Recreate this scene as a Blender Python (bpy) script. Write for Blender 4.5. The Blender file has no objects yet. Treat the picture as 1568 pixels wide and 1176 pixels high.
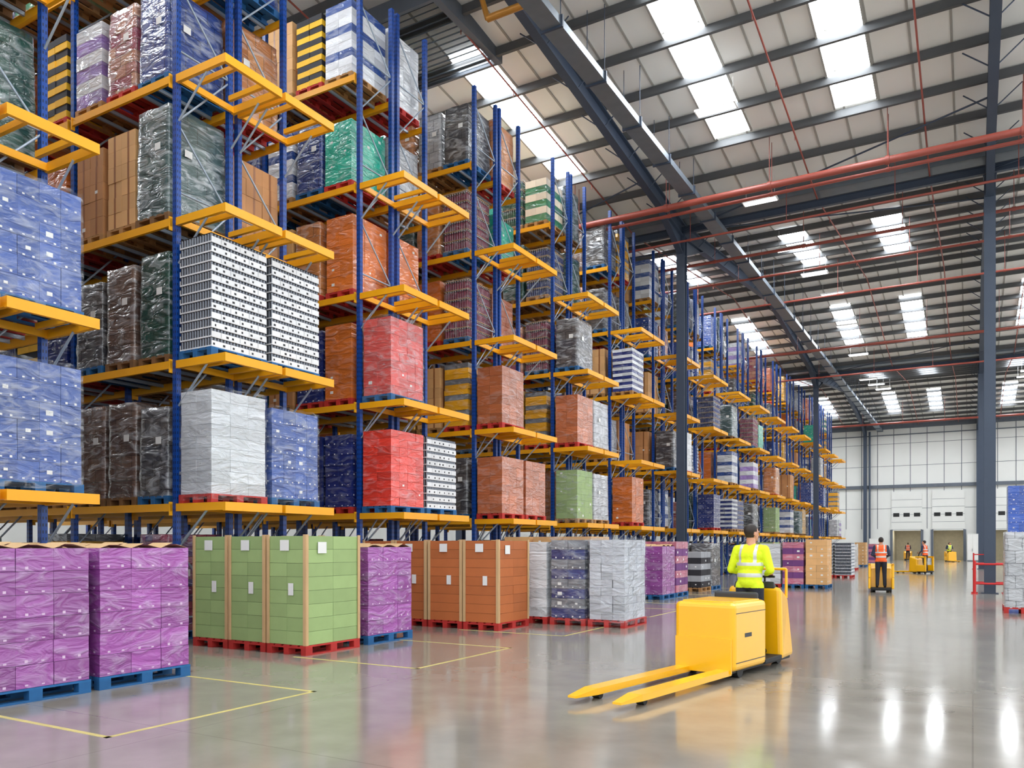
import bpy, math, random, bmesh
from mathutils import Vector, Matrix, noise
random.seed(7)
D=bpy.data; SC=bpy.context.scene
SC.view_settings.view_transform='Standard'
def L(c):
    r=[]
    for x in c:
        x/=255.0
        r.append(x/12.92 if x<=.04045 else ((x+.055)/1.055)**2.4)
    return (r[0],r[1],r[2],1)
# ---------------------------------------------------------------- materials
def base(name):
    m=D.materials.new(name); m.use_nodes=True
    return m,m.node_tree,m.node_tree.nodes['Principled BSDF']
def nd(t,k,**kw):
    n=t.nodes.new(k)
    for a,b in kw.items(): setattr(n,a,b)
    return n
def mth(t,op,a,b=None,c=None):
    n=nd(t,'ShaderNodeMath',operation=op)
    for i,v in enumerate((a,b,c)):
        if v is None: continue
        if isinstance(v,(int,float)): n.inputs[i].default_value=v
        else: t.links.new(v,n.inputs[i])
    return n.outputs[0]
def mixc(t,f,a,b):
    n=nd(t,'ShaderNodeMix',data_type='RGBA')
    for i,v in ((0,f),(6,a),(7,b)):
        if isinstance(v,(int,float,tuple)): n.inputs[i].default_value=v
        else: t.links.new(v,n.inputs[i])
    return n.outputs[2]
def tex_noise(t,scale,vec=None,detail=3,dist=0):
    n=nd(t,'ShaderNodeTexNoise'); n.inputs['Scale'].default_value=scale
    n.inputs['Detail'].default_value=detail; n.inputs['Distortion'].default_value=dist
    if vec is not None: t.links.new(vec,n.inputs['Vector'])
    return n.outputs['Fac']
def pmat(name,rgb,rough=.5,metal=0,var=0.0,noi=0.15,ns=3,coat=0,bump=0,bs=30,emit=0,orand=0):
    m,t,p=base(name)
    tc=nd(t,'ShaderNodeTexCoord').outputs['Object']
    col=L(rgb)
    h=nd(t,'ShaderNodeHueSaturation'); h.inputs['Color'].default_value=col
    f=tex_noise(t,ns,tc,2)
    v=mth(t,'MULTIPLY_ADD',f,noi*2,1-noi)
    if var:
        g=nd(t,'ShaderNodeNewGeometry').outputs['Random Per Island']
        v=mth(t,'MULTIPLY',v,mth(t,'MULTIPLY_ADD',g,var*2,1-var))
    if orand:
        g=nd(t,'ShaderNodeObjectInfo').outputs['Random']
        v=mth(t,'MULTIPLY',v,mth(t,'MULTIPLY_ADD',g,orand*2,1-orand))
    t.links.new(v,h.inputs['Value'])
    t.links.new(h.outputs[0],p.inputs['Base Color'])
    p.inputs['Roughness'].default_value=rough; p.inputs['Metallic'].default_value=metal
    p.inputs['Coat Weight'].default_value=coat; p.inputs['Coat Roughness'].default_value=.15
    if bump:
        b=nd(t,'ShaderNodeBump'); b.inputs['Strength'].default_value=bump
        b.inputs['Distance'].default_value=.02
        t.links.new(tex_noise(t,bs,tc),b.inputs['Height']); t.links.new(b.outputs[0],p.inputs['Normal'])
    if emit:
        p.inputs['Emission Color'].default_value=col; p.inputs['Emission Strength'].default_value=emit
    return m
def wrinkle(t,sc=1.6):
    tc=nd(t,'ShaderNodeTexCoord').outputs['Object']
    rnd=nd(t,'ShaderNodeObjectInfo').outputs['Random']
    off=nd(t,'ShaderNodeVectorMath',operation='ADD'); t.links.new(tc,off.inputs[0])
    cb=nd(t,'ShaderNodeCombineXYZ')
    for i in range(2): t.links.new(mth(t,'MULTIPLY',rnd,13.0+i*5),cb.inputs[i])
    t.links.new(cb.outputs[0],off.inputs[1])
    mp=nd(t,'ShaderNodeMapping'); mp.inputs['Scale'].default_value=(1.5,1.5,4.2); mp.inputs['Rotation'].default_value=(.35,.3,0)
    t.links.new(off.outputs[0],mp.inputs['Vector'])
    return tc,rnd,tex_noise(t,sc,mp.outputs[0],3,1.4)
def film(name,rgb,haze=.3,var=.18,brick=None,rgb2=None):
    """stretch wrap over cartons; brick=(w,h) draws carton seams under the film"""
    m,t,p=base(name)
    tc,rnd,w=wrinkle(t)
    cr=nd(t,'ShaderNodeValToRGB'); t.links.new(w,cr.inputs[0])
    cr.color_ramp.elements[0].position=.48; cr.color_ramp.elements[1].position=.76
    hz=mth(t,'MULTIPLY',cr.outputs[0],haze)
    c=L(rgb)
    if brick:
        s=nd(t,'ShaderNodeSeparateXYZ'); t.links.new(tc,s.inputs[0])
        c2=nd(t,'ShaderNodeCombineXYZ'); t.links.new(mth(t,'ADD',s.outputs[0],s.outputs[1]),c2.inputs[0]); t.links.new(s.outputs[2],c2.inputs[1])
        bt=nd(t,'ShaderNodeTexBrick'); t.links.new(c2.outputs[0],bt.inputs['Vector'])
        bt.inputs['Scale'].default_value=1; bt.inputs['Brick Width'].default_value=brick[0]; bt.inputs['Row Height'].default_value=brick[1]
        bt.inputs['Mortar Size'].default_value=.008; bt.inputs['Mortar Smooth'].default_value=.3
        bt.inputs['Color1'].default_value=c; bt.inputs['Color2'].default_value=L(rgb2 or rgb)
        bt.inputs['Mortar'].default_value=(c[0]*.3,c[1]*.3,c[2]*.3,1)
        colr=bt.outputs[0]
    else:
        h=nd(t,'ShaderNodeHueSaturation'); h.inputs['Color'].default_value=c
        g=nd(t,'ShaderNodeNewGeometry').outputs['Random Per Island']
        t.links.new(mth(t,'MULTIPLY_ADD',g,var*2,1-var),h.inputs['Value']); colr=h.outputs[0]
    h2=nd(t,'ShaderNodeHueSaturation'); t.links.new(colr,h2.inputs['Color'])
    t.links.new(mth(t,'MULTIPLY_ADD',rnd,.3,.85),h2.inputs['Value'])
    colr=mixc(t,hz,h2.outputs[0],L((228,233,238)))
    t.links.new(colr,p.inputs['Base Color'])
    p.inputs['Roughness'].default_value=.34; p.inputs['Coat Weight'].default_value=1; p.inputs['Coat Roughness'].default_value=.05
    b=nd(t,'ShaderNodeBump'); b.inputs['Strength'].default_value=.9; b.inputs['Distance'].default_value=.045
    t.links.new(w,b.inputs['Height']); t.links.new(b.outputs[0],p.inputs['Normal']); t.links.new(b.outputs[0],p.inputs['Coat Normal'])
    return m
def clearfilm(name):
    m=D.materials.new(name); m.use_nodes=True; t=m.node_tree; t.nodes.clear()
    tc,rnd,w=wrinkle(t,2.0)
    tr=nd(t,'ShaderNodeBsdfTransparent'); tr.inputs[0].default_value=(.97,.975,.98,1)
    p=nd(t,'ShaderNodeBsdfPrincipled'); p.inputs['Base Color'].default_value=L((225,230,235)); p.inputs['Roughness'].default_value=.08
    b=nd(t,'ShaderNodeBump'); b.inputs['Strength'].default_value=1; b.inputs['Distance'].default_value=.06
    t.links.new(w,b.inputs['Height']); t.links.new(b.outputs[0],p.inputs['Normal'])
    cr=nd(t,'ShaderNodeValToRGB'); t.links.new(w,cr.inputs[0])
    cr.color_ramp.elements[0].position=.5; cr.color_ramp.elements[1].position=.74
    f=mth(t,'MULTIPLY_ADD',cr.outputs[0],.32,.04)
    mx=nd(t,'ShaderNodeMixShader'); t.links.new(f,mx.inputs[0]); t.links.new(tr.outputs[0],mx.inputs[1]); t.links.new(p.outputs[0],mx.inputs[2])
    o=nd(t,'ShaderNodeOutputMaterial'); t.links.new(mx.outputs[0],o.inputs[0]); return m
M={}
def postmat():
    m,t,p=base('rack_blue_paint')
    tc=nd(t,'ShaderNodeTexCoord').outputs['Object']; s=nd(t,'ShaderNodeSeparateXYZ'); t.links.new(tc,s.inputs[0])
    z=mth(t,'FRACT',mth(t,'MULTIPLY',s.outputs[2],1/.1))
    hz=mth(t,'LESS_THAN',z,.45)
    ax=mth(t,'ABSOLUTE',mth(t,'SUBTRACT',mth(t,'ABSOLUTE',s.outputs[0]),.022)); hx=mth(t,'LESS_THAN',ax,.008)
    yy=mth(t,'ABSOLUTE',mth(t,'SUBTRACT',mth(t,'ABSOLUTE',mth(t,'SUBTRACT',s.outputs[1],.55)),.55))
    hy=mth(t,'LESS_THAN',mth(t,'ABSOLUTE',mth(t,'SUBTRACT',yy,.022)),.008)
    hole=mth(t,'MULTIPLY',hz,mth(t,'MAXIMUM',hx,hy))
    t.links.new(mixc(t,hole,L((16,68,150)),L((8,20,48))),p.inputs['Base Color'])
    p.inputs['Roughness'].default_value=.35
    return m
M['post']=postmat()
M['beam']=pmat('rack_beam_yellow',(244,170,18),.38,noi=.06)
M['galv']=pmat('galvanised_brace',(165,178,192),.4,.4)
M['steel']=pmat('dark_steel_paint',(60,72,90),.5,noi=.1)
M['purlin']=pmat('purlin_dark',(84,86,88),.6,noi=.1)
M['duct']=pmat('galvanised_duct',(120,130,140),.4,.4,noi=.15)
M['roof']=pmat('roof_liner',(238,238,234),.6,noi=.03,ns=.5)
M['rib']=pmat('roof_rib',(165,163,157),.6)
M['wall']=pmat('wall_cladding',(225,226,222),.6,noi=.04,ns=.6)
M['walldk']=pmat('wall_trim_grey',(95,102,112),.6)
M['recess']=pmat('dock_recess_grey',(175,172,160),.6)
M['black']=pmat('black_rubber',(25,26,28),.6)
M['red']=pmat('sprinkler_red',(150,72,60),.4,noi=.1)
M['redb']=pmat('barrier_red',(205,35,35),.4)
M['sky']=pmat('skylight_glow',(245,250,255),.5,emit=19)
M['lamp']=pmat('lamp_glow',(255,253,248),.5,emit=2.5)
M['docklamp']=pmat('dock_lamp_glow',(255,246,222),.5,emit=18)
M['lampcase']=pmat('lamp_case',(225,225,225),.4)
M['line']=pmat('floor_line_yellow',(205,190,115),.4,noi=.3,ns=6)
M['copper']=pmat('orange_gas_pipe',(200,140,60),.35,.3)
M['yel']=pmat('truck_yellow_paint',(255,190,8),.3,coat=.4,noi=.03)
M['dkgrey']=pmat('truck_dark_grey',(50,52,56),.5)
M['label']=pmat('paper_label',(235,235,232),.6,noi=.03)
M['mark']=pmat('carton_print_mark',(215,185,215),.5,noi=.03)
M['tan']=pmat('corner_board',(205,170,125),.7)
M['tape']=pmat('carton_tape',(150,95,55),.35)
M['white']=pmat('white_card',(228,229,231),.5,var=.08,noi=.05)
M['can']=pmat('tin_can',(120,124,132),.3,.7)
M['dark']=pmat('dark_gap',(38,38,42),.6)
M['bot_berry']=pmat('bottle_berry',(120,34,60),.2,var=.25,coat=.5)
M['bot_navy']=pmat('bottle_navy',(34,44,100),.2,var=.25,coat=.5)
M['bot_green']=pmat('bottle_green',(30,84,60),.2,var=.25,coat=.5)
M['cap_w']=pmat('bottle_cap',(205,205,210),.4)
M['clear']=clearfilm('clear_stretch_film')
for k,c in dict(pb=(30,95,150),pr=(185,45,40),pn=(170,125,75),pw=(120,85,50)).items():
    M[k]=pmat('pallet_'+k,c,.7,var=.12,noi=.2,ns=8)
# floor
m,t,p=base('polished_concrete'); M['floor']=m
tc=nd(t,'ShaderNodeTexCoord').outputs['Object']
n1=tex_noise(t,.25,tc,5); n2=tex_noise(t,2.2,tc,6); n3=tex_noise(t,30,tc,3)
cr=nd(t,'ShaderNodeValToRGB'); t.links.new(mth(t,'ADD',mth(t,'MULTIPLY',n1,.6),mth(t,'MULTIPLY',n2,.4)),cr.inputs[0])
cr.color_ramp.elements[0].position=.35; cr.color_ramp.elements[0].color=L((134,128,118))
cr.color_ramp.elements[1].position=.65; cr.color_ramp.elements[1].color=L((158,152,142))
bt=nd(t,'ShaderNodeTexBrick'); t.links.new(tc,bt.inputs['Vector']); bt.offset=0
for k,v in (('Scale',1),('Brick Width',6),('Row Height',4.65),('Mortar Size',.007),('Mortar Smooth',0)): bt.inputs[k].default_value=v
t.links.new(mixc(t,mth(t,'MULTIPLY',bt.outputs['Fac'],.3),cr.outputs[0],L((80,76,70))),p.inputs['Base Color'])
t.links.new(mth(t,'MULTIPLY_ADD',n2,.12,.06),p.inputs['Roughness'])
p.inputs['IOR'].default_value=1.7
b=nd(t,'ShaderNodeBump'); b.inputs['Strength'].default_value=.03; t.links.new(n3,b.inputs['Height']); t.links.new(b.outputs[0],p.inputs['Normal'])

# ---------------------------------------------------------------- mesh builder
class MB:
    def __init__(s): s.v=[]; s.f=[]; s.m=[]; s.sm=[]
    def add(s,vs,fs,m=0,smooth=False):
        o=len(s.v); s.v+= [tuple(v) for v in vs]
        for f in fs: s.f.append(tuple(i+o for i in f)); s.m.append(m); s.sm.append(smooth)
    def hexa(s,p,m=0):
        s.add(p,[(0,3,2,1),(4,5,6,7),(0,1,5,4),(1,2,6,5),(2,3,7,6),(3,0,4,7)],m)
    def box(s,x0,x1,y0,y1,z0,z1,m=0):
        s.hexa([(x0,y0,z0),(x1,y0,z0),(x1,y1,z0),(x0,y1,z0),(x0,y0,z1),(x1,y0,z1),(x1,y1,z1),(x0,y1,z1)],m)
    def slope(s,x0,x1,y0,z0,y1,z1,h,m=0):
        s.hexa([(x0,y0,z0),(x1,y0,z0),(x1,y1,z1),(x0,y1,z1),(x0,y0,z0+h),(x1,y0,z0+h),(x1,y1,z1+h),(x0,y1,z1+h)],m)
    def cyl(s,p0,p1,r,m=0,n=10,r2=None,smooth=True):
        p0=Vector(p0);p1=Vector(p1); r2=r if r2 is None else r2
        d=(p1-p0).normalized(); a=Vector((0,0,1)) if abs(d.z)<.9 else Vector((1,0,0))
        u=d.cross(a).normalized(); w=d.cross(u)
        vs=[]
        for (q,rr) in ((p0,r),(p1,r2)):
            for i in range(n):
                an=2*math.pi*i/n; vs.append(q+u*math.cos(an)*rr+w*math.sin(an)*rr)
        s.add(vs,[(i,(i+1)%n,n+(i+1)%n,n+i) for i in range(n)],m,smooth)
        s.add(vs,[tuple(range(n-1,-1,-1)),tuple(range(n,2*n))],m)
    def sph(s,c,r,m=0,nu=12,nv=8):
        if isinstance(r,(int,float)): r=(r,r,r)
        vs=[(c[0],c[1],c[2]+r[2])]
        for j in range(1,nv):
            a=math.pi*j/nv
            for i in range(nu):
                b=2*math.pi*i/nu
                vs.append((c[0]+r[0]*math.sin(a)*math.cos(b),c[1]+r[1]*math.sin(a)*math.sin(b),c[2]+r[2]*math.cos(a)))
        vs.append((c[0],c[1],c[2]-r[2])); fs=[]
        for i in range(nu): fs.append((0,1+i,1+(i+1)%nu))
        for j in range(nv-2):
            for i in range(nu):
                a=1+j*nu+i; b2=1+j*nu+(i+1)%nu; fs.append((a,a+nu,b2+nu,b2))
        e=len(vs)-1; o=1+(nv-2)*nu
        for i in range(nu): fs.append((e,o+(i+1)%nu,o+i))
        s.add(vs,fs,m,True)
    def mesh(s,name,mats):
        me=D.meshes.new(name); me.from_pydata(s.v,[],s.f)
        for mm in mats: me.materials.append(mm)
        me.polygons.foreach_set('material_index',s.m); me.polygons.foreach_set('use_smooth',s.sm)
        me.update(); return me
    def obj(s,name,mats,parent=None,loc=(0,0,0),bevel=0):
        o=D.objects.new(name,s.mesh(name,mats)); SC.collection.objects.link(o); o.location=loc
        if parent: o.parent=parent
        if bevel:
            b=o.modifiers.new('bevel','BEVEL'); b.width=bevel; b.segments=3; b.limit_method='ANGLE'
        return o
def inst(me,name,loc,parent=None,rz=0):
    o=D.objects.new(name,me); SC.collection.objects.link(o); o.location=loc; o.rotation_euler=(0,0,rz)
    if parent: o.parent=parent
    return o
def empty(name,loc=(0,0,0),rz=0):
    o=D.objects.new(name,None); SC.collection.objects.link(o); o.location=loc; o.rotation_euler=(0,0,rz); o.empty_display_size=.2
    return o

# ---------------------------------------------------------------- camera
cam=D.cameras.new('camera'); cam.sensor_width=36; cam.lens=28.17; cam.shift_y=.1575; cam.clip_end=400
co=D.objects.new('camera',cam); SC.collection.objects.link(co); co.location=(0,0,1.63); co.rotation_euler=(math.pi/2,0,math.radians(29.9)); SC.camera=co
w=D.worlds.new('world'); SC.world=w; w.use_nodes=True
bg=w.node_tree.nodes['Background']; bg.inputs[0].default_value=(.93,.97,1,1); bg.inputs[1].default_value=1.8

# ---------------------------------------------------------------- shell
XL,XR=-42,24; WY=95.7
mb=MB(); mb.box(XL,XR,-14,108,-.3,0); mb.obj('floor',[M['floor']])
def zs(y):
    k=(y+.5)%32; dd=k if k<16 else 32-k
    return 14.9+.105*dd
slopes=[]
for s in range(3):
    a=-.5+32*s; slopes+= [(a,a+16),(a+16,a+32)]
mb=MB()
for (a,c) in slopes:
    za=14.9 if abs((a+.5)%32)<1e-6 else 16.58; zc=14.9 if za>15 else 16.58
    mb.slope(XL,XR,a,za,c,zc,.15,0)
    x=XL+.5
    while x<XR:
        mb.slope(x-.03,x+.03,a,za-.03,c,zc-.03,.04,1); x+=1.0
mb.obj('ceiling',[M['roof'],M['rib']])
mb=MB()
for (a,c) in slopes:
    n=9
    for i in range(n):
        y=a+.9+i*(14.2/(n-1)); z=zs(y)
        mb.box(XL,XR,y-.03,y+.03,z-.25,z-.03,0)
        mb.box(XL,XR,y-.03,y+.08,z-.27,z-.245,0)
mb.obj('roof_purlins',[M['purlin']])
raf=[.5+10.7*k for k in range(-4,3)]
for x in raf:
    mb=MB()
    for (a,c) in slopes:
        za=zs(a+.001); zc=zs(c-.001)
        mb.slope(x-.13,x+.13,a,za-.87,c,zc-.87,.04); mb.slope(x-.13,x+.13,a,za-.34,c,zc-.34,.04); mb.slope(x-.015,x+.015,a,za-.85,c,zc-.85,.52)
        v,rg=(a,c) if za<15 else (c,a)
        s=1 if rg>v else -1
        mb.add([(x-.012,v,14.1),(x-.012,v,13.3),(x-.012,v+s*2.6,14.3),(x+.012,v,14.1),(x+.012,v,13.3),(x+.012,v+s*2.6,14.3)],[(0,1,2),(3,5,4),(0,3,4,1),(1,4,5,2),(2,5,3,0)])
        mb.slope(x-.12,x+.12,v,13.28,v+s*2.7,14.3,.03)
        for i in range(1,8):
            y=a+2*i; z=zs(y)
            for sg in (-1,1): mb.cyl((x+sg*.1,y,z-.8),(x+sg*.75,y,z-.25),.02,0,5)
    mb.obj('roof_rafter',[M['steel']])
for y in (31.5,63.5):
    mb=MB()
    mb.box(XL,XR,y-.015,y+.015,14.2,14.45); mb.box(XL,XR,y-.08,y+.08,14.19,14.21); mb.box(XL,XR,y-.08,y+.08,14.44,14.46)
    mb.box(XL,XR,y-.35,y+.35,14.66,14.68,1); mb.box(XL,XR,y-.36,y-.34,14.66,14.84,1); mb.box(XL,XR,y+.34,y+.36,14.66,14.84,1)
    for k in range(len(raf)-1):
        x0=raf[k]
        for yy in (y-4,y+4): mb.cyl((x0,y,14.3),(x0+10.7,yy,zs(yy)-.45),.03,0,6)
    mb.obj('valley_gutter_beam',[M['steel'],M['duct']])
def column(x,y,h=14.1):
    mb=MB(); mb.box(x-.17,x+.17,y-.17,y-.14,0,h); mb.box(x-.17,x+.17,y+.14,y+.17,0,h); mb.box(x-.012,x+.012,y-.14,y+.14,0,h)
    mb.box(x-.25,x+.25,y-.25,y+.25,0,.03); mb.box(x-.2,x+.2,y-.2,y+.2,h-.05,h)
    mb.obj('steel_column',[M['steel']])
for y in (31.5,63.5):
    for x in (.5,-10.2,-20.9): column(x,y)
wi=1
for (a,c) in slopes:
    up=zs(a+.01)<15
    y0,y1=(a+4.6,a+11.8) if up else (a+4.2,a+11.4)
    for xc in (-34,-28.4,-23.6,-17.6,-12.9,-6.95,-3.15,2.9,6.7,13.6,18.4):
            mb=MB(); 
            for i in range(4):
                ya=y0+i*1.8+.06; yb=y0+(i+1)*1.8-.06
                mb.slope(xc-.58,xc+.58,ya,zs(ya)-.05,yb,zs(yb)-.05,.03,0)
            mb.slope(xc-.64,xc-.58,y0,zs(y0)-.07,y1,zs(y1)-.07,.06,1); mb.slope(xc+.58,xc+.64,y0,zs(y0)-.07,y1,zs(y1)-.07,.06,1)
            mb.obj('window_%d'%wi,[M['sky'],M['rib']]); wi+=1
mbl=MB(); mbl.box(-.6,.6,-.2,.2,0,.07,0); mbl.box(-.56,.56,-.17,.17,-.01,0,1)
for sx in (-.5,.5): mbl.cyl((sx,0,.07),(sx,0,.85),.006,0,5)
lampme=mbl.mesh('high_bay_lamp',[M['lampcase'],M['lamp']])
for x in (-6.6,3.6):
    y=6.5
    while y<92:
        inst(lampme,'high_bay_lamp',(x,y,zs(y)-1.2)); y+=5.7
mb=MB(); mb.box(-8.95,-8.45,2,95.4,13.95,14.15,0)
y=4
while y<95:
    mb.box(-9.0,-8.4,y,y+.06,13.9,14.19,1); mb.cyl((-8.95,y,14.15),(-8.95,y,zs(y)-.2),.012,1,5); mb.cyl((-8.45,y,14.15),(-8.45,y,zs(y)-.2),.012,1,5); y+=2.6
mb.obj('air_duct',[M['duct'],M['steel']])
mb=MB()
for i in range(14):
    y=17.3+i*.2; z=zs(y)-.45
    mb.slope(-15.2,-12.2,y,z,y+.12,z+.12,.02,0)
z=zs(17.2); mb.box(-15.4,-15.2,17.1,20.2,z-.6,z-.15,1); mb.box(-12.2,-12.0,17.1,20.2,z-.6,z-.15,1); mb.box(-15.4,-12,17.0,17.1,z-.6,z-.15,1); mb.box(-15.4,-12,20.2,20.3,z-.6,z-.15,1)
mb.obj('roof_louvre_vent',[M['duct'],M['walldk']])
for (y,z,r) in ((27.4,13.6,.11),(27.75,13.45,.06),(30.2,13.4,.04),(33.6,13.6,.06),(37.5,13.9,.05),(43,14.2,.05),(52,13.6,.08),(60,13.5,.06),(86,13.5,.1)):
    mb=MB(); mb.cyl((XL+2,y,z),(XR,y,z),r,0,12)
    x=-38
    while x<XR: mb.cyl((x,y,z-r-.02),(x,y,zs(y)-.1),.012,0,5); mb.cyl((x-.06,y,z),(x+.06,y,z),r*1.25,0,12); x+=3.57
    mb.obj('sprinkler_main_pipe',[M['red']])
mb=MB()
for x in (-15.8,-12.2,-5,-1.3,2.4,6):
    for (a,c) in slopes:
        za=zs(a+.01)-.42; zc=zs(c-.01)-.42
        mb.cyl((x,a,za),(x,c,zc),.028,0,6)
        for i in range(1,6):
            y=a+i*2.9; z=zs(y)-.42; mb.cyl((x,y,z),(x,y,z-.18),.012,0,5)
mb.obj('sprinkler_branch_pipes',[M['red']])
mb=MB(); mb.cyl((-10.6,17.2,14.9),(-9.4,17.2,14.9),.09,0); mb.cyl((-9.4,17.2,14.9),(-9.2,17.4,15.2),.09,0); mb.cyl((-10.6,17.2,14.9),(-10.9,17.2,15.9),.07,0)
mb.obj('gas_pipe',[M['copper']])
# far wall with dock openings
mb=MB(); ops=[(-7.5,-4.8),(-3.6,-.85),(1.2,3.9),(5.2,7.9)]
cur=XL
for a,c in ops: mb.box(cur,a,WY,WY+.2,0,3.2,0); cur=c
mb.box(cur,XR,WY,WY+.2,0,3.2,0); mb.box(XL,XR,WY,WY+.2,3.2,16.8,0)
x=XL+1
while x<XR:
    mb.box(x-.03,x+.03,WY-.02,WY,3.4,15,1); x+=1.6
for z in (5.6,10.2,12.6): mb.box(XL,XR,WY-.02,WY,z-.02,z+.02,1)
mb.obj('wall_far',[M['wall'],M['walldk']])
mb=MB(); mb.box(XL,XR,WY-.25,WY-.02,7.8,8.15,0); mb.box(XL,XR,WY-.3,WY-.02,14.2,14.75,0); mb.box(XL,XR,WY-.1,WY-.02,13.5,13.6,0)
mb.obj('trim_1',[M['walldk']])
for x in (-20.9,-10.2,.5,11.2):
    mb=MB(); mb.box(x-.17,x+.17,WY-.65,WY-.31,0,14.1); mb.cyl((x+.45,WY-.45,0),(x+.45,WY-.45,14),.1,0,8)
    mb.obj('wall_column',[M['steel']])
for i,(a,c) in enumerate(ops):
    mb=MB()
    mb.box(a-.12,c+.12,WY-.14,WY-.03,3.2,7.4,0)
    for k in range(5): mb.box(a-.12,c+.12,WY-.15,WY-.14,3.3+k*.8,3.33+k*.8,1)
    for k in range(3):
        xx=a+.35+k*(c-a-.7)/2; mb.box(xx-.3,xx+.3,WY-.16,WY-.14,4.7,5.1,2)
    mb.box(a-.25,a,WY-.16,WY-.02,0,3.3,1); mb.box(c,c+.25,WY-.16,WY-.02,0,3.3,1)
    mb.box(a-.3,a-.2,WY+.2,WY+7,0,3.5,3); mb.box(c+.2,c+.3,WY+.2,WY+7,0,3.5,3); mb.box(a-.3,c+.3,WY+7,WY+7.1,0,3.5,3); mb.box(a-.3,c+.3,WY+.2,WY+7.1,3.5,3.6,3)
    mb.box(a+.3,c-.3,WY+2.5,WY+3.5,3.42,3.48,4)
    mb.obj('door_%d'%(i+1),[M['wall'],M['walldk'],M['black'],M['recess'],M['docklamp']])
mb=MB(); mb.box(XL-.2,XL,-.5,WY,0,16.5); mb.obj('wall_left',[M['wall']])
for (x,y,s) in ((.0,94.2,1.0),(-9.2,94.6,.8)):
    mb=MB(); mb.box(x-.5,x+.5,y-.3,y+.3,.1,2.2*s+.6,0); mb.box(x-.46,x-.02,y-.32,y-.3,.2,2.1*s+.6,2); mb.box(x+.02,x+.46,y-.32,y-.3,.2,2.1*s+.6,2); mb.box(x-.48,x+.48,y-.28,y+.28,0,.1,1); mb.box(x-.06,x-.03,y-.35,y-.32,1.0,1.3,1)
    mb.obj('control_cabinet',[M['wall'],M['walldk'],M['label']])

# ---------------------------------------------------------------- pallet loads
def pallet(mb,m=0,w=.8,l=1.2):
    for x in (-w/2+.05,0,w/2-.05):
        mb.box(x-.05,x+.05,-l/2,l/2,0,.022,m)
        for y in (-l/2+.07,0,l/2-.07): mb.box(x-.05,x+.05,y-.07,y+.07,.022,.1,m)
    for y in (-l/2+.07,0,l/2-.07): mb.box(-w/2,w/2,y-.07,y+.07,.1,.122,m)
    n=5
    for i in range(n):
        x=-w/2+.06+i*(w-.12)/(n-1); mb.box(x-.06,x+.06,-l/2,l/2,.122,.144,m)
def shellgeo(mb,mi,h,w,l,seed,amp,taper,z0=.12,cap=True,rag=0):
    W=w/2-.01; Ln=l/2-.01; r=.03
    per=[]
    def seg(a,b,n):
        for i in range(n): per.append((a[0]+(b[0]-a[0])*i/n,a[1]+(b[1]-a[1])*i/n))
    seg((-W+r,-Ln),(W-r,-Ln),9); seg((W-r,-Ln),(W,-Ln+r),1); seg((W,-Ln+r),(W,Ln-r),13); seg((W,Ln-r),(W-r,Ln),1)
    seg((W-r,Ln),(-W+r,Ln),9); seg((-W+r,Ln),(-W,Ln-r),1); seg((-W,Ln-r),(-W,-Ln+r),13); seg((-W,-Ln+r),(-W+r,-Ln),1)
    n=len(per); nz=18; vs=[]
    for k in range(nz+1):
        z=z0+(h-z0)*k/nz
        for (x,y) in per:
            q=noise.noise(Vector((x*4+seed*7,y*4,z*5)))+.5*noise.noise(Vector((x*9,y*9+seed,z*14)))
            f=1+(q*amp)/.5-taper*(k/nz)**2
            vs.append((x*f,y*f,z+((.01+rag)*q if k==nz else 0)))
    fs=[(k*n+i,k*n+(i+1)%n,(k+1)*n+(i+1)%n,(k+1)*n+i) for k in range(nz) for i in range(n)]
    if cap:
        o=len(vs)
        for (x,y) in per:
            vs.append((x*.55,y*.55,h+.012*noise.noise(Vector((x*5+seed,y*5,1)))))
        vs.append((0,0,h)); top=nz*n
        fs+=[(top+i,top+(i+1)%n,o+(i+1)%n,o+i) for i in range(n)]+[(o+i,o+(i+1)%n,o+n) for i in range(n)]
    mb.add(vs,fs,mi,True)
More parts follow.
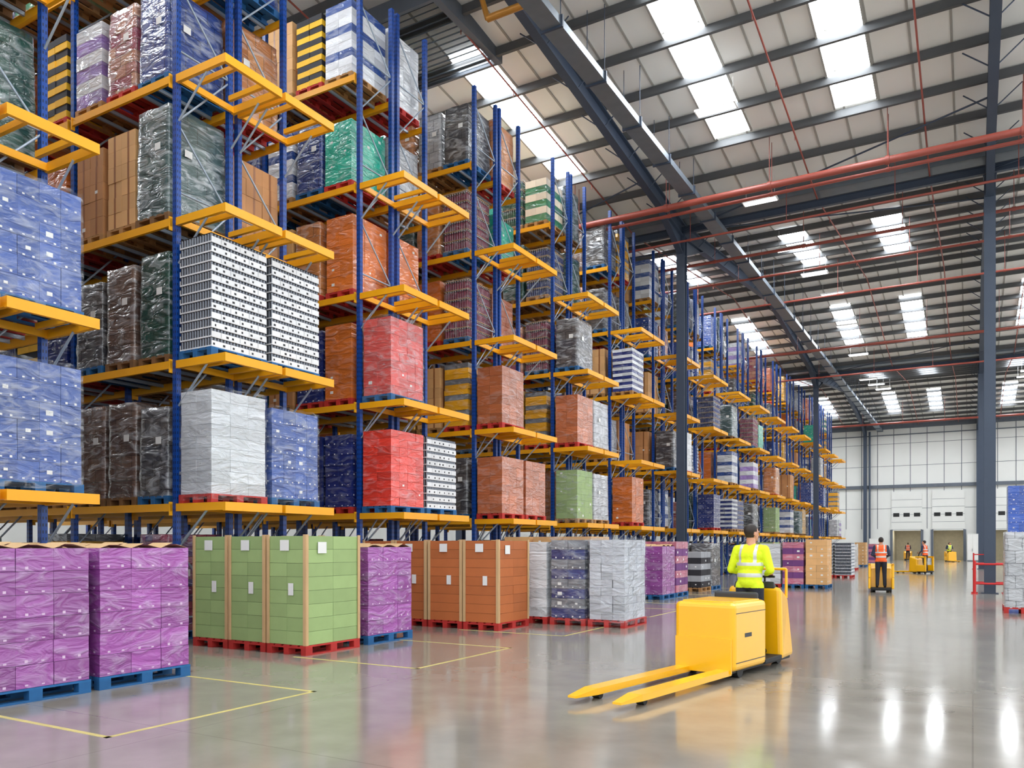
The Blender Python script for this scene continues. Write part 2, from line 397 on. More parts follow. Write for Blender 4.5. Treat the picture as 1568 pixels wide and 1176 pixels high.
def cartons(name,pal,cm,nx,ny,nz,h,jit=.004,lab=0,post=0,flaps=0,tape=0,mark=0,w=.8,l=1.2,seed=1,big=0,wrap=0):
    R=random.Random(seed); mb=MB(); pallet(mb,0,w,l); nc=len(cm); z0=.146
    mats=[M[pal]]+cm+[M['label'],M['tan'],M['tape'],M['dark'],M['clear'],M['mark']]; iL,iT,iP,iM=nc+1,nc+2,nc+3,nc+6
    if mark!=2: iM=iL
    if wrap:
        shellgeo(mb,nc+5,h+.05,w+.035,l+.035,seed,.008,.0,z0=.05,cap=False,rag=.04); w-=.02; l-=.02
    dx=(w-.03)/nx; dy=(l-.03)/ny; dz=(h-z0)/nz; g=.004
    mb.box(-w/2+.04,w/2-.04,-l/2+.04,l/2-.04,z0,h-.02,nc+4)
    for k in range(nz):
        for i in range(nx):
            for j in range(ny):
                if 0<i<nx-1 and 0<j<ny-1 and k<nz-1: continue
                jx=R.uniform(-jit,jit); jy=R.uniform(-jit,jit)
                xa=-w/2+.015+i*dx+jx+g/2; ya=-l/2+.015+j*dy+jy+g/2; za=z0+k*dz+g/2
                xb=xa+dx-g; yb=ya+dy-g; zb=za+dz-g
                mb.box(xa,xb,ya,yb,za,zb,1+k%nc)
                xm=(xa+xb)/2; ym=(ya+yb)/2; zm=(za+zb)/2
                if tape:
                    if i==nx-1: mb.box(xb,xb+.0015,ym-.025,ym+.025,za,zb,iP)
                    if j==0: mb.box(xm-.025,xm+.025,ya-.0015,ya,za,zb,iP)
                if mark:
                    for q in (-.22,.22):
                        if i==nx-1: mb.box(xb,xb+.002,ym+q*dy-.016,ym+q*dy+.016,za+.02,za+.032+.02*R.random(),iM)
                        if j==0: mb.box(xm+q*dx-.014,xm+q*dx+.014,ya-.002,ya,za+.02,za+.032+.02*R.random(),iM)
                if lab and R.random()<lab:
                    s_=R.uniform(.5,1)
                    if i==nx-1: mb.box(xb,xb+.003,ym-.06*s_,ym+.04*s_,zm-.035*s_,zm+.035*s_,iL)
                    if j==0: mb.box(xm-.05*s_,xm+.05*s_,ya-.003,ya,zm-.035*s_,zm+.035*s_,iL)
    if big:
        mb.box(-.12,.06,-l/2-.006,-l/2,h-.22,h-.06,iL); mb.box(w/2,w/2+.006,-.35,-.17,h-.26,h-.09,iL)
        mb.box(.05,.15,-l/2-.006,-l/2,h*.5,h*.5+.18,iL)
    if post:
        for sx in (-1,1):
            for sy in (-1,1):
                x=sx*w/2; y=sy*l/2
                mb.box(min(x,x-sx*.05),max(x,x-sx*.05),y-.008,y+.008,z0,h+.02,iT); mb.box(x-.008,x+.008,min(y,y-sy*.05),max(y,y-sy*.05),z0,h+.02,iT)
    if flaps:
        for i in range(nx):
            for j in range(ny):
                xa=-w/2+.02+i*dx; ya=-l/2+.02+j*dy; a=R.uniform(.02,.07)
                mb.hexa([(xa,ya,h),(xa+dx*.95,ya,h),(xa+dx*.95,ya+.01,h),(xa,ya+.01,h),(xa,ya+dy*.4,h+a),(xa+dx*.95,ya+dy*.4,h+a),(xa+dx*.95,ya+dy*.4+.01,h+a),(xa,ya+dy*.4+.01,h+a)],iT)
                mb.hexa([(xa,ya+dy*.95,h),(xa+dx*.95,ya+dy*.95,h),(xa+dx*.95,ya+dy*.95+.01,h),(xa,ya+dy*.95+.01,h),(xa,ya+dy*.55,h+a*.7),(xa+dx*.95,ya+dy*.55,h+a*.7),(xa+dx*.95,ya+dy*.55+.01,h+a*.7),(xa,ya+dy*.55+.01,h+a*.7)],iT)
    return mb.mesh(name,mats)
def cans(name,pal,nl,h,w=.8,l=1.2,wrap=0):
    mb=MB(); pallet(mb,0,w,l); z0=.146; dz=(h-z0)/nl
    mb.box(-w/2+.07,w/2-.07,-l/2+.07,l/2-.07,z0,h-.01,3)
    R=random.Random(nl)
    for k in range(nl):
        za=z0+k*dz; off=k%2
        mb.box(-w/2+.012,w/2-.012,-l/2+.014,l/2-.014,za,za+dz*.16,1)
        n=3; cuts=[-l/2+.012+(i+off*.5)*(l-.024)/n for i in range(n+1)]; cuts=[-l/2+.012]+[c for c in cuts if -l/2+.1<c<l/2-.1]+[l/2-.012]
        for i in range(len(cuts)-1):
            for x in (-w/2+.006,w/2-.014):
                a,b_=cuts[i]+.005,cuts[i+1]-.005
                mb.box(x,x+.008,a,b_,za+.004,za+dz*.64,1)
                ww=b_-a
                if ww>.25:
                    for f in (.22,.7):
                        s=R.uniform(-.04,.04); q=R.uniform(.014,.026); mb.box(x-.0015,x+.0095,a+ww*f+s-q,a+ww*f+s+q,za+.03,za+dz*.42,3)
        mb.box(-w/2+.012,w/2-.012,-l/2+.014,l/2-.014,za+dz*.96,za+dz,3)
        for i in range(18):
            y=-l/2+.044+i*(l-.088)/17
            for x in (-w/2+.046,w/2-.046): mb.cyl((x,y,za+dz*.16),(x,y,za+dz*.96),.03,2,7)
        for i in range(1,11):
            x=-w/2+.046+i*(w-.092)/11
            for y in (-l/2+.046,l/2-.046): mb.cyl((x,y,za+dz*.16),(x,y,za+dz*.96),.03,2,7)
    if wrap: shellgeo(mb,4,h+.02,w+.035,l+.035,3,.006,0,z0=.05,cap=False,rag=.02)
    return mb.mesh(name,[M[pal],M['white'],M['can'],M['dark'],M['clear']])
def bottles(name,pal,bm_,nl,h,w=.8,l=1.2,seed=1):
    """layers of shrink-wrapped bottles on card sheets, under clear stretch film"""
    mb=MB(); pallet(mb,0,w,l); z0=.146; dz=(h-z0)/nl
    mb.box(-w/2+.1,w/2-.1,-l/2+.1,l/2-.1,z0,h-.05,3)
    for k in range(nl):
        za=z0+k*dz; mb.box(-w/2+.01,w/2-.01,-l/2+.01,l/2-.01,za,za+.012,4)
        pts=[]
        for i in range(14):
            y=-l/2+.055+i*(l-.11)/13; pts+=[(-w/2+.055,y),(w/2-.055,y)]
        for i in range(1,9):
            x=-w/2+.055+i*(w-.11)/9; pts+=[(x,-l/2+.055),(x,l/2-.055)]
        for (x,y) in pts:
            mb.cyl((x,y,za+.012),(x,y,za+dz*.66),.039,1,8); mb.cyl((x,y,za+dz*.66),(x,y,za+dz*.88),.038,1,8,r2=.014); mb.cyl((x,y,za+dz*.88),(x,y,za+dz),.016,2,6)
    mb.box(-w/2+.01,w/2-.01,-l/2+.01,l/2-.01,h,h+.012,4)
    shellgeo(mb,5,h+.03,w+.035,l+.035,seed,.008,0,z0=.05,cap=False,rag=.02)
    return mb.mesh(name,[M[pal],M[bm_],M['cap_w'],M['dark'],M['tan'],M['clear']])
def shell(name,pal,mat,h,w=.8,l=1.2,seed=0,amp=.014,taper=.03):
    mb=MB(); pallet(mb,0,w,l); W=w/2-.01; Ln=l/2-.01
    shellgeo(mb,1,h,w,l,seed,amp,taper)
    mb.box(.1,.24,-Ln-.022,-Ln-.018,h*.62,h*.62+.12,2)
    mb.box(W+.018,W+.022,-.3,-.15,h*.6,h*.6+.12,2)
    return mb.mesh(name,[M[pal],mat,M['label']])
F={k:film('film_'+k,c,hz) for k,c,hz in (('blue',(46,82,160),.25),('navy',(28,44,112),.25),('red',(222,62,48),.25),('redpink',(228,80,72),.3),('brown',(180,102,64),.22),('orange',(212,112,42),.18),('teal',(42,180,152),.35),('purple',(150,74,154),.28),('lilac',(160,130,200),.4),('yellow',(236,172,36),.25),('green',(55,125,85),.3),('silver',(180,183,190),.35),('grey',(115,119,126),.35),('dkblue',(45,80,150),.4),('white',(220,223,227),.3),('pink',(205,112,140),.3),('royal',(28,84,185),.12),('wgrey',(196,199,203),.35))}
C={k:pmat('carton_'+k,c,.6,var=.1,noi=.08,ns=5,orand=.1) for k,c in (('kraft',(196,140,90)),('brown',(190,108,58)),('tan',(218,170,114)),('green',(152,176,116)),('cream',(228,214,190)),('black',(40,40,46)),('yellow',(245,192,40)),('navy',(38,52,105)),('orange',(214,112,48)),('purple2',(120,65,130)),('grey',(158,160,165)))}
S={'dkgreen':film('shell_dkgreen',(24,74,62),.4,brick=(.4,.2),rgb2=(20,60,54)),
 'greygreen':film('shell_greygreen',(78,98,96),.6,brick=(.4,.3),rgb2=(55,76,78)),
 'charcoal':film('shell_charcoal',(66,68,75),.55,brick=(.4,.25),rgb2=(92,88,86)),
 'browngrey':film('shell_browngrey',(118,92,78),.45,brick=(.3,.22),rgb2=(92,72,66)),
 'navy':film('shell_navy',(35,58,120),.45,brick=(.3,.2),rgb2=(52,74,140)),
 'silver':film('shell_silver',(168,171,176),.55,brick=(.3,.3),rgb2=(188,190,194)),
 'kraft':film('shell_kraft',(206,138,80),.35,brick=(.4,.3),rgb2=(182,112,62)),
 'yellow':film('shell_yellow',(226,168,45),.4,brick=(1.3,.16),rgb2=(198,148,50)),
 'mix':film('shell_mix',(165,72,84),.35,brick=(.2,.13),rgb2=(60,62,120)),
 'pinkgold':film('shell_pinkgold',(206,156,126),.4,brick=(.3,.2),rgb2=(155,60,92))}
P={}
P['blue']=cartons('load_blue','pb',[F['blue']],2,4,6,1.72,lab=.3,mark=1,seed=2)
P['bluew']=cartons('load_blue_wrapped','pb',[F['blue']],2,4,6,1.74,lab=.15,mark=1,seed=2,wrap=1)
P['greyw']=cartons('load_grey_white_wrapped','pr',[F['wgrey']],2,3,9,1.86,lab=0,seed=41,wrap=1)
P['navy']=cartons('load_navy','pr',[F['navy']],2,4,7,1.75,seed=3,mark=1)
P['red']=cartons('load_red','pb',[F['red']],2,4,9,1.78,seed=4,lab=.08)
P['redpink']=cartons('load_redpink','pb',[F['redpink']],2,4,9,1.8,seed=5,lab=.08,wrap=1)
P['brown']=cartons('load_brown','pr',[F['brown']],2,3,6,1.65,seed=6,lab=.08)
P['orange']=cartons('load_orange','pr',[F['orange']],2,3,5,1.8,seed=8,lab=.15)
P['kraft']=cartons('load_kraft','pn',[C['kraft']],2,3,5,1.7,seed=9,lab=.2,tape=1)
P['tan']=cartons('load_tan','pn',[C['tan']],2,3,6,1.8,seed=10,tape=1)
P['teal']=cartons('load_teal','pr',[F['teal']],2,3,5,1.5,seed=11,lab=.2)
P['lilac']=cartons('load_lilac','pn',[F['lilac'],F['white']],2,3,6,1.6,seed=12)
P['yb']=cartons('load_yellow_black','pr',[C['yellow'],C['black']],2,3,12,1.7,jit=.012,seed=13)
P['yg']=cartons('load_yellow_grey','pr',[F['yellow'],F['yellow'],F['grey']],1,2,12,1.85,jit=.015,seed=14)
P['nw']=cartons('load_navy_white','pn',[F['navy'],F['white']],2,2,14,1.7,jit=.012,seed=15)
P['wb']=cartons('load_white_blue','pn',[F['white'],F['white'],F['dkblue']],2,3,9,1.75,seed=16)
P['green']=cartons('load_green','pn',[C['green']],2,4,8,1.68,seed=17,lab=.1,wrap=1)
P['mg']=cartons('load_green_white','pn',[F['green'],C['cream']],2,4,6,1.5,seed=18)
P['white']=cartons('load_white','pr',[F['white']],2,4,7,1.8,seed=19)
P['cans']=cans('load_can_trays','pb',12,2.0)
P['cans2']=cans('load_can_trays_low','pb',10,1.78)
P['b_berry']=bottles('load_berry_bottles','pb','bot_berry',6,1.7,seed=2)
P['b_navy']=bottles('load_navy_bottles','pn','bot_navy',6,1.65,seed=3)
P['b_green']=bottles('load_green_bottles','pn','bot_green',5,1.6,seed=4)
random.seed(11)
for i,k in enumerate(S): P['s_'+k]=shell('load_wrapped_'+k,random.choice(['pr','pb','pn','pw']),S[k],random.uniform(1.6,1.95),seed=i+2)
P['s_greybig']=shell('load_wrapped_grey_tall','pw',S['greygreen'],2.0,seed=4,w=.88,l=1.24)
pool=['blue','blue','navy','brown','orange','kraft','tan','kraft','teal','lilac','yb','yg','nw','wb','green','mg','white','cans2','s_dkgreen','s_dkgreen','s_greygreen','s_greygreen','s_charcoal','s_charcoal','s_silver','s_browngrey','b_berry','b_navy','b_green','b_navy','s_navy','s_navy','s_silver','s_kraft','s_kraft','s_yellow','s_mix','s_pinkgold','orange','s_silver']
# ---------------------------------------------------------------- racks
LV=[2.33,4.73,7.13,9.53,11.93]; XF=-11.64; BP=2.9; TOP=14.0
mb=MB()
for y in (0,1.1):
    mb.box(-.05,.05,y-.045,y+.045,0,TOP,0); mb.box(-.09,.09,y-.08,y+.08,0,.015,1)
k=0; z=.4
while z<TOP-1.2:
    a,c=(0.02,1.08) if k%2 else (1.08,.02)
    mb.cyl((0,a,z),(0,c,z+1.15),.018,1,6); 
    if k%2==0: mb.cyl((0,0.02,z),(0,1.08,z),.018,1,6)
    z+=1.2; k+=1
frame=mb.mesh('upright_frame',[M['post'],M['galv']])
def beam(mb,x0,x1,y,z):
    mb.box(x0,x1,y-.025,y+.025,z-.13,z,0)
    for x,s in ((x0,1),(x1,-1)): mb.box(min(x,x+s*.02),max(x,x+s*.02),y-.035,y+.035,z-.2,z+.03,0)
mb=MB()
for z in LV:
    for y in (-.07,1.17): beam(mb,-BP+.052,-.052,y,z)
    for x in (-.55,-.95,-1.9,-2.3): mb.box(x-.02,x+.02,-.044,1.144,z-.06,z-.004,1)
baymesh=mb.mesh('beams',[M['beam'],M['galv']])
mb=MB()
for z in LV[:4]:
    for y in (-.03,1.13):
        mb.box(.052,1.2,y-.03,y+.03,z-.13,z-.0,0)
    mb.box(1.2,1.26,-.06,1.16,z-.14,z,0)
    mb.box(.06,.11,0.0,1.1,z-.12,z-.01,0)
    for y in (.25,.85): mb.box(.3,1.2,y-.03,y+.03,z-.09,z-.002,0)
    for y in (0,1.1): mb.cyl((.05,y,z-.75),(.75,y,z-.12),.02,1,6)
pdmesh=mb.mesh('pickup_station',[M['beam'],M['galv']])
PD={(0,1,0):'cans2',(0,1,1):'bluew',(0,2,0):'cans',(0,2,1):'bluew',
 (1,1,0):'greyw',(1,1,1):'bluew',(1,2,0):'cans',(1,2,1):'cans',
 (2,1,0):'red',(2,1,1):'cans2',(2,2,0):'redpink',
 (3,1,0):'brown',(3,1,1):'brown',(3,2,0):'brown',
 (4,1,0):'green',(4,1,1):'s_silver',(4,2,0):'brown',(4,2,1):'s_silver',(4,3,0):'s_charcoal',
 (5,1,0):'orange',(5,3,0):'nw',(6,2,0):'s_charcoal',(8,2,0):'wb',(8,3,0):'s_greygreen',(8,1,0):'nw',(9,1,0):'s_charcoal',(9,2,0):'lilac',(10,2,1):'s_kraft'}
FB={(0,3):['s_dkgreen','s_dkgreen','kraft'],(0,4):['s_yellow','lilac','tan'],
 (1,1):['s_charcoal','s_browngrey','s_browngrey'],(1,2):['s_dkgreen','s_browngrey','s_charcoal'],(1,3):['s_greybig','tan','kraft'],(1,4):['s_navy','s_pinkgold','lilac'],(1,5):['wb','lilac','lilac'],
 (2,1):['navy','navy','blue'],(2,2):['orange','navy','kraft'],(2,3):['orange','s_kraft','tan'],(2,4):['teal','s_navy','wb'],(2,5):['wb','yb','tan'],
 (3,5):['s_charcoal','s_silver','s_kraft'],(3,4):['b_berry','s_kraft','s_greygreen'],(3,3):['b_berry','orange','kraft'],(3,2):['yg','tan','s_yellow'],(3,1):['s_charcoal','s_navy','kraft'],
 (4,4):['b_navy','s_dkgreen','kraft'],(4,3):['b_berry','s_pinkgold','tan'],(4,2):['yg','s_yellow','kraft'],(4,5):['mg','b_green','teal'],
 (5,5):['s_charcoal','s_browngrey','kraft'],(5,4):['s_charcoal','s_kraft','tan'],(6,5):['wb','tan','yg']}
FB2={(0,3):['s_dkgreen','s_dkgreen','kraft'],(0,4):['s_yellow','lilac','tan'],(2,5):['white','yb','tan'],(1,4):['s_kraft','s_pinkgold','tan'],(1,3):['kraft','tan','tan'],(3,5):['s_kraft','tan','kraft'],(1,5):['s_navy','kraft','s_mix'],(4,4):['s_dkgreen','kraft','tan'],(4,5):['s_greygreen','mg','tan'],(3,4):['teal','kraft','tan']}
for n in range(17):
    Y0=4.2+4.65*n
    root=empty('pallet_rack',(XF,Y0+.05,0))
    nb=4 if n<4 else (2 if n<10 else 1)
    for s,yo in ((0,0),(1,1.3)):
        for b_ in range(nb+1): inst(frame,'upright_frame',(-BP*b_,yo,0),root)
        for b_ in range(nb): inst(baymesh,'beams',(-BP*b_,yo,0),root)
        inst(pdmesh,'pickup_station',(0,yo,0),root)
        for b_ in range(nb):
            for li,z in enumerate(LV):
                for q in range(3):
                    R=random.random()
                    fb=(FB,FB2)[s]
                    if b_==0 and (n,li+1) in fb: k=fb[(n,li+1)][q]
                    else:
                        k=random.choice(pool)
                        if R<.08: continue
                    inst(P[k],'pallet_load',(-BP*b_-.58-q*.9+random.uniform(-.03,.03),yo+.55+random.uniform(-.02,.02),z+.001),root)
        for b_ in range(min(nb,2)):
            for q in range(3):
                if random.random()<.85: inst(P[random.choice(pool)],'pallet_load',(-BP*b_-.58-q*.9,yo+.55,.001),root)
        for li in range(4):
            k=PD.get((n,li+1,s))
            if n>=6 and k is None and random.random()<(.35,.28,.15,.04)[li]: k=random.choice(pool)
            if k: inst(P[k],'pallet_load',(.5,yo+.56,LV[li]+.001),root)
# ---------------------------------------------------------------- floor pallets
G={}
G['purple']=cartons('stack_of_purple_boxes','pb',[F['purple']],2,3,6,1.6,lab=.0,mark=2,flaps=1,post=0,seed=21)
G['green']=cartons('stack_of_green_boxes','pr',[C['green']],2,2,8,1.77,post=1,big=1,seed=22,jit=.002)
G['brown']=cartons('stack_of_brown_boxes','pr',[C['brown']],1,2,9,1.72,post=1,big=1,seed=23,jit=.003)
G['silver']=cartons('stack_of_silver_packs','pr',[F['silver']],3,5,10,1.74,seed=24,jit=.008,wrap=1)
G['print']=cartons('stack_of_printed_boxes','pr',[F['navy'],F['grey']],2,3,8,1.74,seed=25,lab=.35,mark=1,wrap=1)
G['white']=cartons('stack_of_white_boxes','pr',[F['white']],2,3,8,1.7,seed=26)
G['pink']=cartons('stack_of_pink_boxes','pb',[F['pink'],C['purple2']],2,4,7,1.75,seed=27,lab=.3)
G['black']=cartons('stack_of_black_boxes','pn',[C['black'],C['grey']],2,3,6,1.4,seed=28,lab=.3)
G['kraft']=cartons('stack_of_kraft_boxes','pb',[C['tan']],2,3,7,1.85,seed=29,lab=.7)
G['cans']=cans('stack_of_can_trays','pr',10,1.75)
G['wrap']=shell('wrapped_stack','pr',S['silver'],1.95,seed=3)
G['char']=shell('wrapped_dark_stack','pb',S['charcoal'],1.7,seed=5)
G['bluebox']=cartons('stack_of_blue_boxes','pb',[F['royal']],2,3,5,2.0,seed=31,lab=.7,mark=1)
def stack(k,x,yc,z=0):
    m_=G[k]; return inst(m_,m_.name,(x-.4,yc,z),None,random.uniform(-.012,.012))
for i in range(3):
    stack('purple',-8.48-i*.88,4.78); stack('purple',-8.48-i*.88,6.08)
    stack('green',-8.5-i*.84,9.3)
    if i<2: stack('purple',-8.55-i*.88,10.76)
for i in range(4): stack('brown',-7.8-i*.84,13.65)
for i,k in enumerate(('silver','print','white')): stack(k,-5.9-i*.86,15.3)
for i in range(3): stack('kraft',-8.2-i*.86,18.8); stack('char',-8.2-i*.86,20.12)
for i in range(2): stack('purple',-8.0-i*.88,23.5); stack('pink',-8.0-i*.84,24.8)
for i in range(2): stack('black',-8.2-i*.84,28.1); stack('char',-8.2-i*.84,29.4)
for i,k in enumerate(('kraft','pink','white')): stack(k,-4.7-i*.84,32.4)
stack('white',-4.9,33.7)
for i,k in enumerate(('cans','cans')): stack(k,-5.2-i*.86,43.4)
stack('green',-7.8,38); stack('char',-7.8,39.3); stack('wrap',-7.4,48); stack('brown',-7.6,52.6); stack('white',-6.6,57.2); stack('kraft',-7,66.4); stack('pink',-7,75.6)
stack('wrap',1.45,23.2); stack('wrap',2.35,23.2)
for x in (2.0,2.9):
    stack('bluebox',x,38.2); stack('bluebox',x,38.2,2.0)
mb=MB()
for n in range(8):
    y0=4.16+4.37*n; y1=y0+2.5
    mb.box(-6.39,-6.34,y0,y1,0,.002); mb.box(-8.6,-6.34,y0,y0+.05,0,.002); mb.box(-8.6,-6.34,y1-.05,y1,0,.002)
mb.obj('floor_marking_lines',[M['line']])
def guard(x,y):
    mb=MB()
    for (a,c) in ((-.45,-.45),(.45,-.45),(-.45,.45),(.45,.45)):
        mb.cyl((x+a,y+c,0),(x+a,y+c,1.1),.05,0,10); mb.box(x+a-.1,x+a+.1,y+c-.1,y+c+.1,0,.02,0)
    for z in (.35,1.0):
        mb.cyl((x-.45,y-.45,z),(x+.45,y-.45,z),.035,0); mb.cyl((x-.45,y+.45,z),(x+.45,y+.45,z),.035,0)
        mb.cyl((x-.45,y-.45,z),(x-.45,y+.45,z),.035,0); mb.cyl((x+.45,y-.45,z),(x+.45,y+.45,z),.035,0)
    mb.obj('column_guard_rail',[M['redb']])
guard(.5,31.5); guard(.5,63.5)
# ---------------------------------------------------------------- trucks
def wheel(mb,x,y,r,w,m): mb.cyl((x,y-w/2,r),(x,y+w/2,r),r,m,20)
def forks(par,x0,x1,yo=.27):
    s=1 if x1>x0 else -1
    mb=MB()
    for y in (-yo,yo):
        xt=x1-s*.35
        a,b_=min(x0,xt),max(x0,xt)
        mb.box(a,b_,y-.085,y+.085,.06,.13,0)
        mb.hexa([(xt,y-.085,.06),(x1,y-.05,.07),(x1,y+.05,.07),(xt,y+.085,.06),(xt,y-.085,.13),(x1,y-.05,.09),(x1,y+.05,.09),(xt,y+.085,.13)] if s>0 else
                [(x1,y-.05,.07),(xt,y-.085,.06),(xt,y+.085,.06),(x1,y+.05,.07),(x1,y-.05,.09),(xt,y-.085,.13),(xt,y+.085,.13),(x1,y+.05,.09)],0)
        wheel(mb,xt-s*.12,y,.042,.09,1)
    mb.obj('forks',[M['yel'],M['black']],par)
def order_picker(loc,rz):
    r=empty('order_picker_truck',loc,rz)
    forks(r,0.02,-2.4)
    mb=MB(); mb.box(0,.98,-.4,.4,.1,.93); mb.obj('battery_housing',[M['yel']],r,bevel=.06)
    mb=MB(); mb.box(.1,.88,-.34,.34,.925,.945); mb.obj('battery_lid',[M['yel']],r,bevel=.008)
    mb=MB(); mb.box(.05,.93,-.403,-.4,.2,.21,0); mb.box(.05,.93,-.403,-.4,.8,.808,0); mb.box(-.03,0,-.37,.37,.08,.5,1); mb.box(.3,.5,-.403,-.4,.5,.55,0); mb.obj('side_trim',[M['dkgrey'],M['yel']],r)
    mb=MB(); mb.box(.96,1.52,-.39,.39,.1,.16); mb.obj('platform',[M['black']],r,bevel=.01)
    mb=MB(); mb.box(.9,.97,-.3,.3,.85,1.02); mb.obj('backrest',[M['dkgrey']],r,bevel=.03)
    mb=MB()
    mb.hexa([(1.5,-.4,.09),(2.08,-.34,.09),(2.08,.34,.09),(1.5,.4,.09),(1.5,-.38,1.08),(1.96,-.3,.92),(1.96,.3,.92),(1.5,.38,1.08)])
    mb.obj('drive_unit',[M['yel']],r,bevel=.06)
    mb=MB(); mb.hexa([(1.5,-.3,1.04),(1.75,-.26,.97),(1.75,.26,.97),(1.5,.3,1.04),(1.52,-.28,1.14),(1.7,-.22,1.1),(1.7,.22,1.1),(1.52,.28,1.14)]); mb.obj('console',[M['dkgrey']],r,bevel=.02)
    mb=MB(); mb.cyl((1.64,-.24,1.2),(1.64,.24,1.2),.016,0); mb.cyl((1.64,-.1,1.08),(1.64,-.1,1.2),.014,0); mb.cyl((1.64,.1,1.08),(1.64,.1,1.2),.014,0)
    mb.cyl((1.9,-.3,.9),(1.9,-.3,1.3),.02,1); mb.cyl((1.9,.3,.9),(1.9,.3,1.3),.02,1); mb.cyl((1.9,-.3,1.3),(1.9,.3,1.3),.02,1)
    mb.obj('steering_handle',[M['black'],M['yel']],r)
    mb=MB(); wheel(mb,1.78,-.2,.12,.09,0); wheel(mb,1.78,.2,.12,.09,0); wheel(mb,.3,-.3,.09,.08,0); wheel(mb,.3,.3,.09,.08,0); mb.box(.1,1.95,-.33,.33,.07,.11,0); mb.obj('wheels_and_chassis',[M['black']],r)
    return r
def ride_truck(loc,rz):
    r=empty('ride_on_pallet_truck',loc,rz)
    forks(r,.5,1.75)
    mb=MB(); mb.hexa([(0,-.38,.08),(.52,-.38,.08),(.52,.38,.08),(0,.38,.08),(.05,-.36,.82),(.5,-.36,1.0),(.5,.36,1.0),(.05,.36,.82)]); mb.obj('drive_body',[M['yel']],r,bevel=.05)
    mb=MB()
    for s in (-1,1):
        mb.box(-.55,.06,s*.37-.04,s*.37+.04,.12,.5); mb.box(-.55,-.43,s*.37-.04,s*.37+.04,.5,1.0); mb.box(-.55,.1,s*.37-.04,s*.37+.04,.9,1.0)
    mb.obj('side_guards',[M['yel']],r,bevel=.025)
    mb=MB(); mb.box(-.58,.02,-.33,.33,.1,.16); mb.obj('platform',[M['black']],r)
    mb=MB(); mb.cyl((.1,-.2,1.18),(.1,.2,1.18),.016,0); mb.cyl((.2,0,.85),(.1,0,1.18),.03,0); mb.obj('tiller',[M['black']],r)
    mb=MB(); wheel(mb,.25,-.22,.11,.09,0); wheel(mb,.25,.22,.11,.09,0); wheel(mb,-.45,-.3,.06,.06,0); wheel(mb,-.45,.3,.06,.06,0); mb.box(-.5,.45,-.3,.3,.06,.11,0); mb.obj('wheels_and_chassis',[M['black']],r)
    return r
# ---------------------------------------------------------------- people
SK=pmat('skin',(205,150,120),.5,noi=.06); HAIR=pmat('hair_dark',(38,28,22),.6); REFL=pmat('reflective_tape',(205,208,205),.3,.2)
VY=pmat('hi_vis_yellow',(222,245,25),.7,noi=.1,ns=9,bump=.3); VO=pmat('hi_vis_orange',(255,105,45),.7,noi=.1,ns=9,bump=.3)
TR=pmat('trousers_navy',(32,36,50),.8,noi=.2,ns=12,bump=.3); SL=pmat('sleeve_navy',(45,55,80),.8,noi=.2,bump=.3); BO=pmat('work_boots',(30,26,24),.5); EYE=pmat('eye_dark',(30,25,22),.2); LIP=pmat('lips',(165,90,80),.5)
def remesh(mb,mats,voxel,smooth,labels,fn=None):
    me=mb.mesh('tmp',[]); o=D.objects.new('tmp',me); SC.collection.objects.link(o)
    r=o.modifiers.new('r','REMESH'); r.mode='VOXEL'; r.voxel_size=voxel; r.use_smooth_shade=True
    s=o.modifiers.new('s','SMOOTH'); s.factor=.5; s.iterations=smooth
    bpy.context.view_layer.update(); dg=bpy.context.evaluated_depsgraph_get()
    nm=D.meshes.new_from_object(o.evaluated_get(dg)); D.objects.remove(o)
    nm.materials.clear()
    for x in mats: nm.materials.append(x)
    idx=[]
    for p_ in nm.polygons:
        c=p_.center; best=1e9; bl=0
        for (lb,a,b_,ra,rb) in labels:
            ab=b_-a; tt=0 if ab.length_squared==0 else max(0,min(1,(c-a).dot(ab)/ab.length_squared))
            dd=(c-(a+ab*tt)).length-(ra+(rb-ra)*tt)
            if dd<best: best=dd; bl=lb
        if fn: bl=fn(bl,c)
        idx.append(bl)
    nm.polygons.foreach_set('material_index',idx); nm.polygons.foreach_set('use_smooth',[True]*len(idx)); return nm
